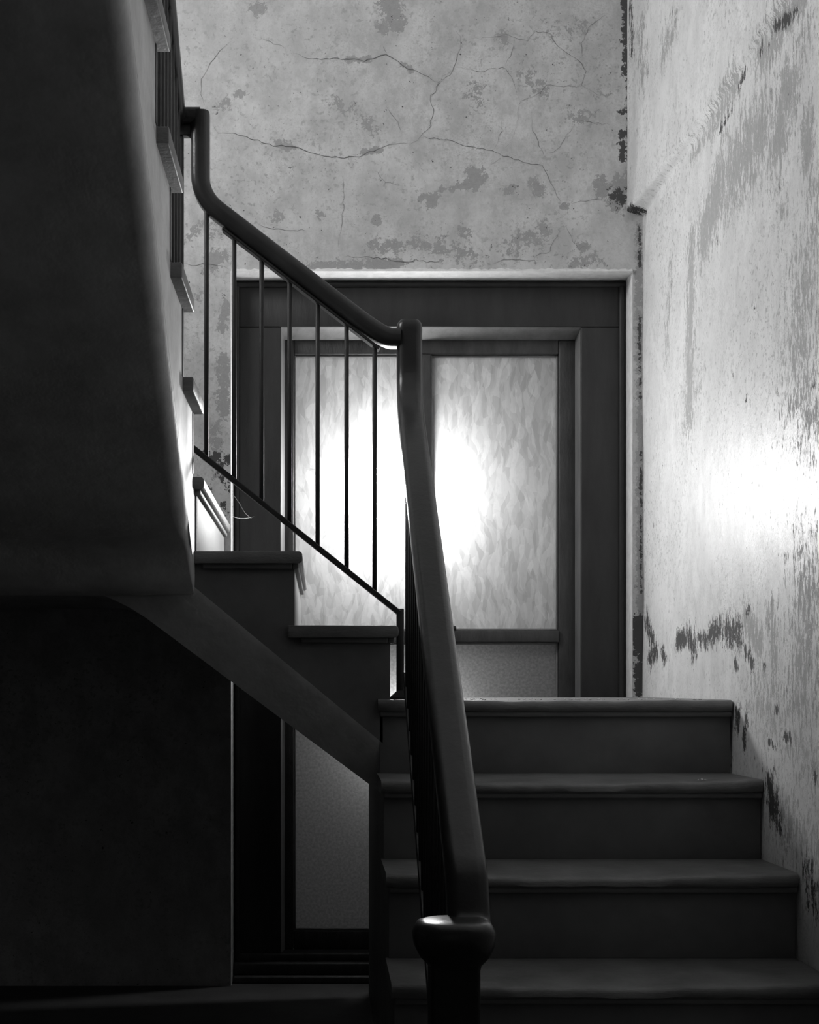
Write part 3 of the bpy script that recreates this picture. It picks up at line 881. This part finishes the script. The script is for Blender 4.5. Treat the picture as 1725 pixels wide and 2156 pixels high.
# domed top of the upright end
RP1 = rrect(.062, .050, .017, 5)
sweep('handrail', path, RP1, (1, 0, 0), M['rail'], r1)
verts, faces = [], []
m = len(RP1)
for i in range(6):
    a = i / 5 * math.pi / 2
    s = .72 + .28 * math.cos(a) if i < 5 else .62
    zz = ZC + .882 + .022 * math.sin(a)
    for (sx, sy) in RP1:
        verts.append((X1R + sx * (1 - .30 * (math.sin(a) ** 3)), 3.50 + sy * (1 - .30 * (math.sin(a) ** 3)), zz))
for i in range(5):
    for j in range(m): faces.append((i * m + j, i * m + (j + 1) % m, (i + 1) * m + (j + 1) % m, (i + 1) * m + j))
faces.append(tuple(5 * m + j for j in range(m))); faces.append(tuple(range(m)))
mesh_obj('rail_end', verts, faces, M['rail'], r1, True, 60)
nz = lambda y: ZL - (YL - y) * RISE / RUN     # nosing line
XB1 = .204
for i in range(19):
    y = 3.425 - i * .0685
    bar('baluster', XB1, y, nz(y) + .045, z1(y) - .020, r1, .012)
sweep('bottom_rail', [V((XB1, 3.47, nz(3.47) + .045)), V((XB1, 2.06, nz(2.06) + .045))], rrect(.018, .014, .002, 1), (1, 0, 0), M['iron'], r1)
sweep('flat_bar', [V((X1R, 3.42, z1(3.42) - .030)), V((X1R, 2.10, z1(2.10) - .030))], rrect(.034, .007, .002, 1), (1, 0, 0), M['iron'], r1)
# newel: square post, flaring cap that the rail runs into
NXc, NYc = .1865, 2.03
zt = ZC - .330
def ring(w, d, r, z, cx=NXc, cy=NYc): return [(cx + a, cy + b, z) for a, b in rrect(w, d, r, 5)]
secs = [ring(.068, .068, .006, 0), ring(.070, .068, .006, zt - .066), ring(.074, .072, .010, zt - .060), ring(.098, .092, .024, zt - .048),
        ring(.113, .106, .036, zt - .034), ring(.118, .110, .042, zt - .018), ring(.114, .108, .044, zt - .010), ring(.104, .098, .042, zt - .002), ring(.085, .08, .036, zt + .001), ring(.03, .03, .014, zt + .002)]
def loft(name, secs, mat, parent):
    m = len(secs[0]); verts = [p for s in secs for p in s]; faces = []
    for i in range(len(secs) - 1):
        for j in range(m): faces.append((i * m + j, i * m + (j + 1) % m, (i + 1) * m + (j + 1) % m, (i + 1) * m + j))
    faces.append(tuple(range(m))); faces.append(tuple((len(secs) - 1) * m + j for j in range(m)))
    return mesh_obj(name, verts, faces, mat, parent, True, 50)
loft('newel_post', secs[:3], M['iron'], r1)
loft('newel_cap', secs[2:], M['rail'], r1)

# upper flight railing
r3 = thing('stair_railing', 'steep dark railing of the upper flight at the top left edge', 'railing', (-.36, 3.0, 1.44))
X3R, X3B = -.366, -.350
z3 = lambda y: ZC + 1.402 + .715 * (3.47 - y)
path = [V((X3R, 3.512, ZC + 1.402)), V((X3R, 3.47, ZC + 1.402)), V((X3R, 1.45, z3(1.45)))]
sweep('handrail', round_corners(path, .02, 4), RP, (1, 0, 0), M['rail'], r3)
sweep('flat_bar', [V((X3R, 3.45, z3(3.45) - .030)), V((X3R, 1.45, z3(1.45) - .030))], rrect(.034, .007, .002, 1), (1, 0, 0), M['iron'], r3)
n3z = lambda y: 1.62 + (3.447 - y) * RISE / R3
for i in range(36):
    y = 3.44 - i * .0685
    if y < 1.49: break
    bar('baluster', X3B, y, n3z(y) + .032, z3(y) - .022, r3, .011)
sweep('bottom_rail', [V((X3B, 3.50, n3z(3.50) + .032)), V((X3B, 1.47, n3z(1.47) + .032))], rrect(.018, .013, .002, 1), (1, 0, 0), M['iron'], r3)
bar('corner_post', -.350, 3.50, 1.441, ZC + 1.385, r3, .016)

# ------------------------------------------------------------------ small debris and cobwebs
rg = random.Random(21)
def crumb(x, y, z, s):
    bm = bmesh.new()
    bmesh.ops.create_icosphere(bm, subdivisions=1, radius=s)
    for v in bm.verts:
        v.co *= .65 + .6 * rg.random(); v.co.z *= .6
    zmin = min(v.co.z for v in bm.verts)
    for v in bm.verts: v.co += Vector((x, y, z - zmin))
    return bm
bmall = bmesh.new()
tmp = bpy.data.meshes.new('tmp')
for i in range(150):
    x = rg.uniform(.30, .99); y = YL + rg.uniform(.02, .30)
    b = crumb(x, y, ZL - .0015, rg.uniform(.0012, .0032)); b.to_mesh(tmp); b.free(); bmall.from_mesh(tmp)
for x, s in ((.86, .004), (.868, .003), (.853, .0025), (.872, .002)):
    b = crumb(x, 3.235, ZL - RISE - .002, s); b.to_mesh(tmp); b.free(); bmall.from_mesh(tmp)
me = bpy.data.meshes.new('plaster_crumbs'); bmall.to_mesh(me); bmall.free()
setprops(link('plaster_crumbs', me, M['crumb']), 'pale plaster crumbs scattered along the landing edge', 'debris', kind='stuff')

def thread(pts, r=.0006):
    pr = [(r * math.cos(a), r * math.sin(a)) for a in (0, 2.1, 4.2)]
    return pts, pr
def web_pt(px, py, y): return V(((px - PX) * y / F, y, ZC + (PY - py) * y / F))
cw = thing('cobweb', 'fine cobweb threads hanging off the left window casing', 'cobweb', tuple(web_pt(488, 1065, 4.42)))
for pts in ([(490, 1040), (505, 1060), (515, 1080), (530, 1092)], [(488, 1086), (500, 1091), (515, 1092), (535, 1088)], [(489, 1066), (492, 1068), (492, 1085)]):
    P = [web_pt(a, b, 4.425 + .09 * (a - 488) / 45) for a, b in pts]
    P = round_corners(P, .02, 4)
    sweep('thread', P, [(.0006, 0), (-.0003, .0005), (-.0003, -.0005)], (0, 1, .2), M['web'], cw)
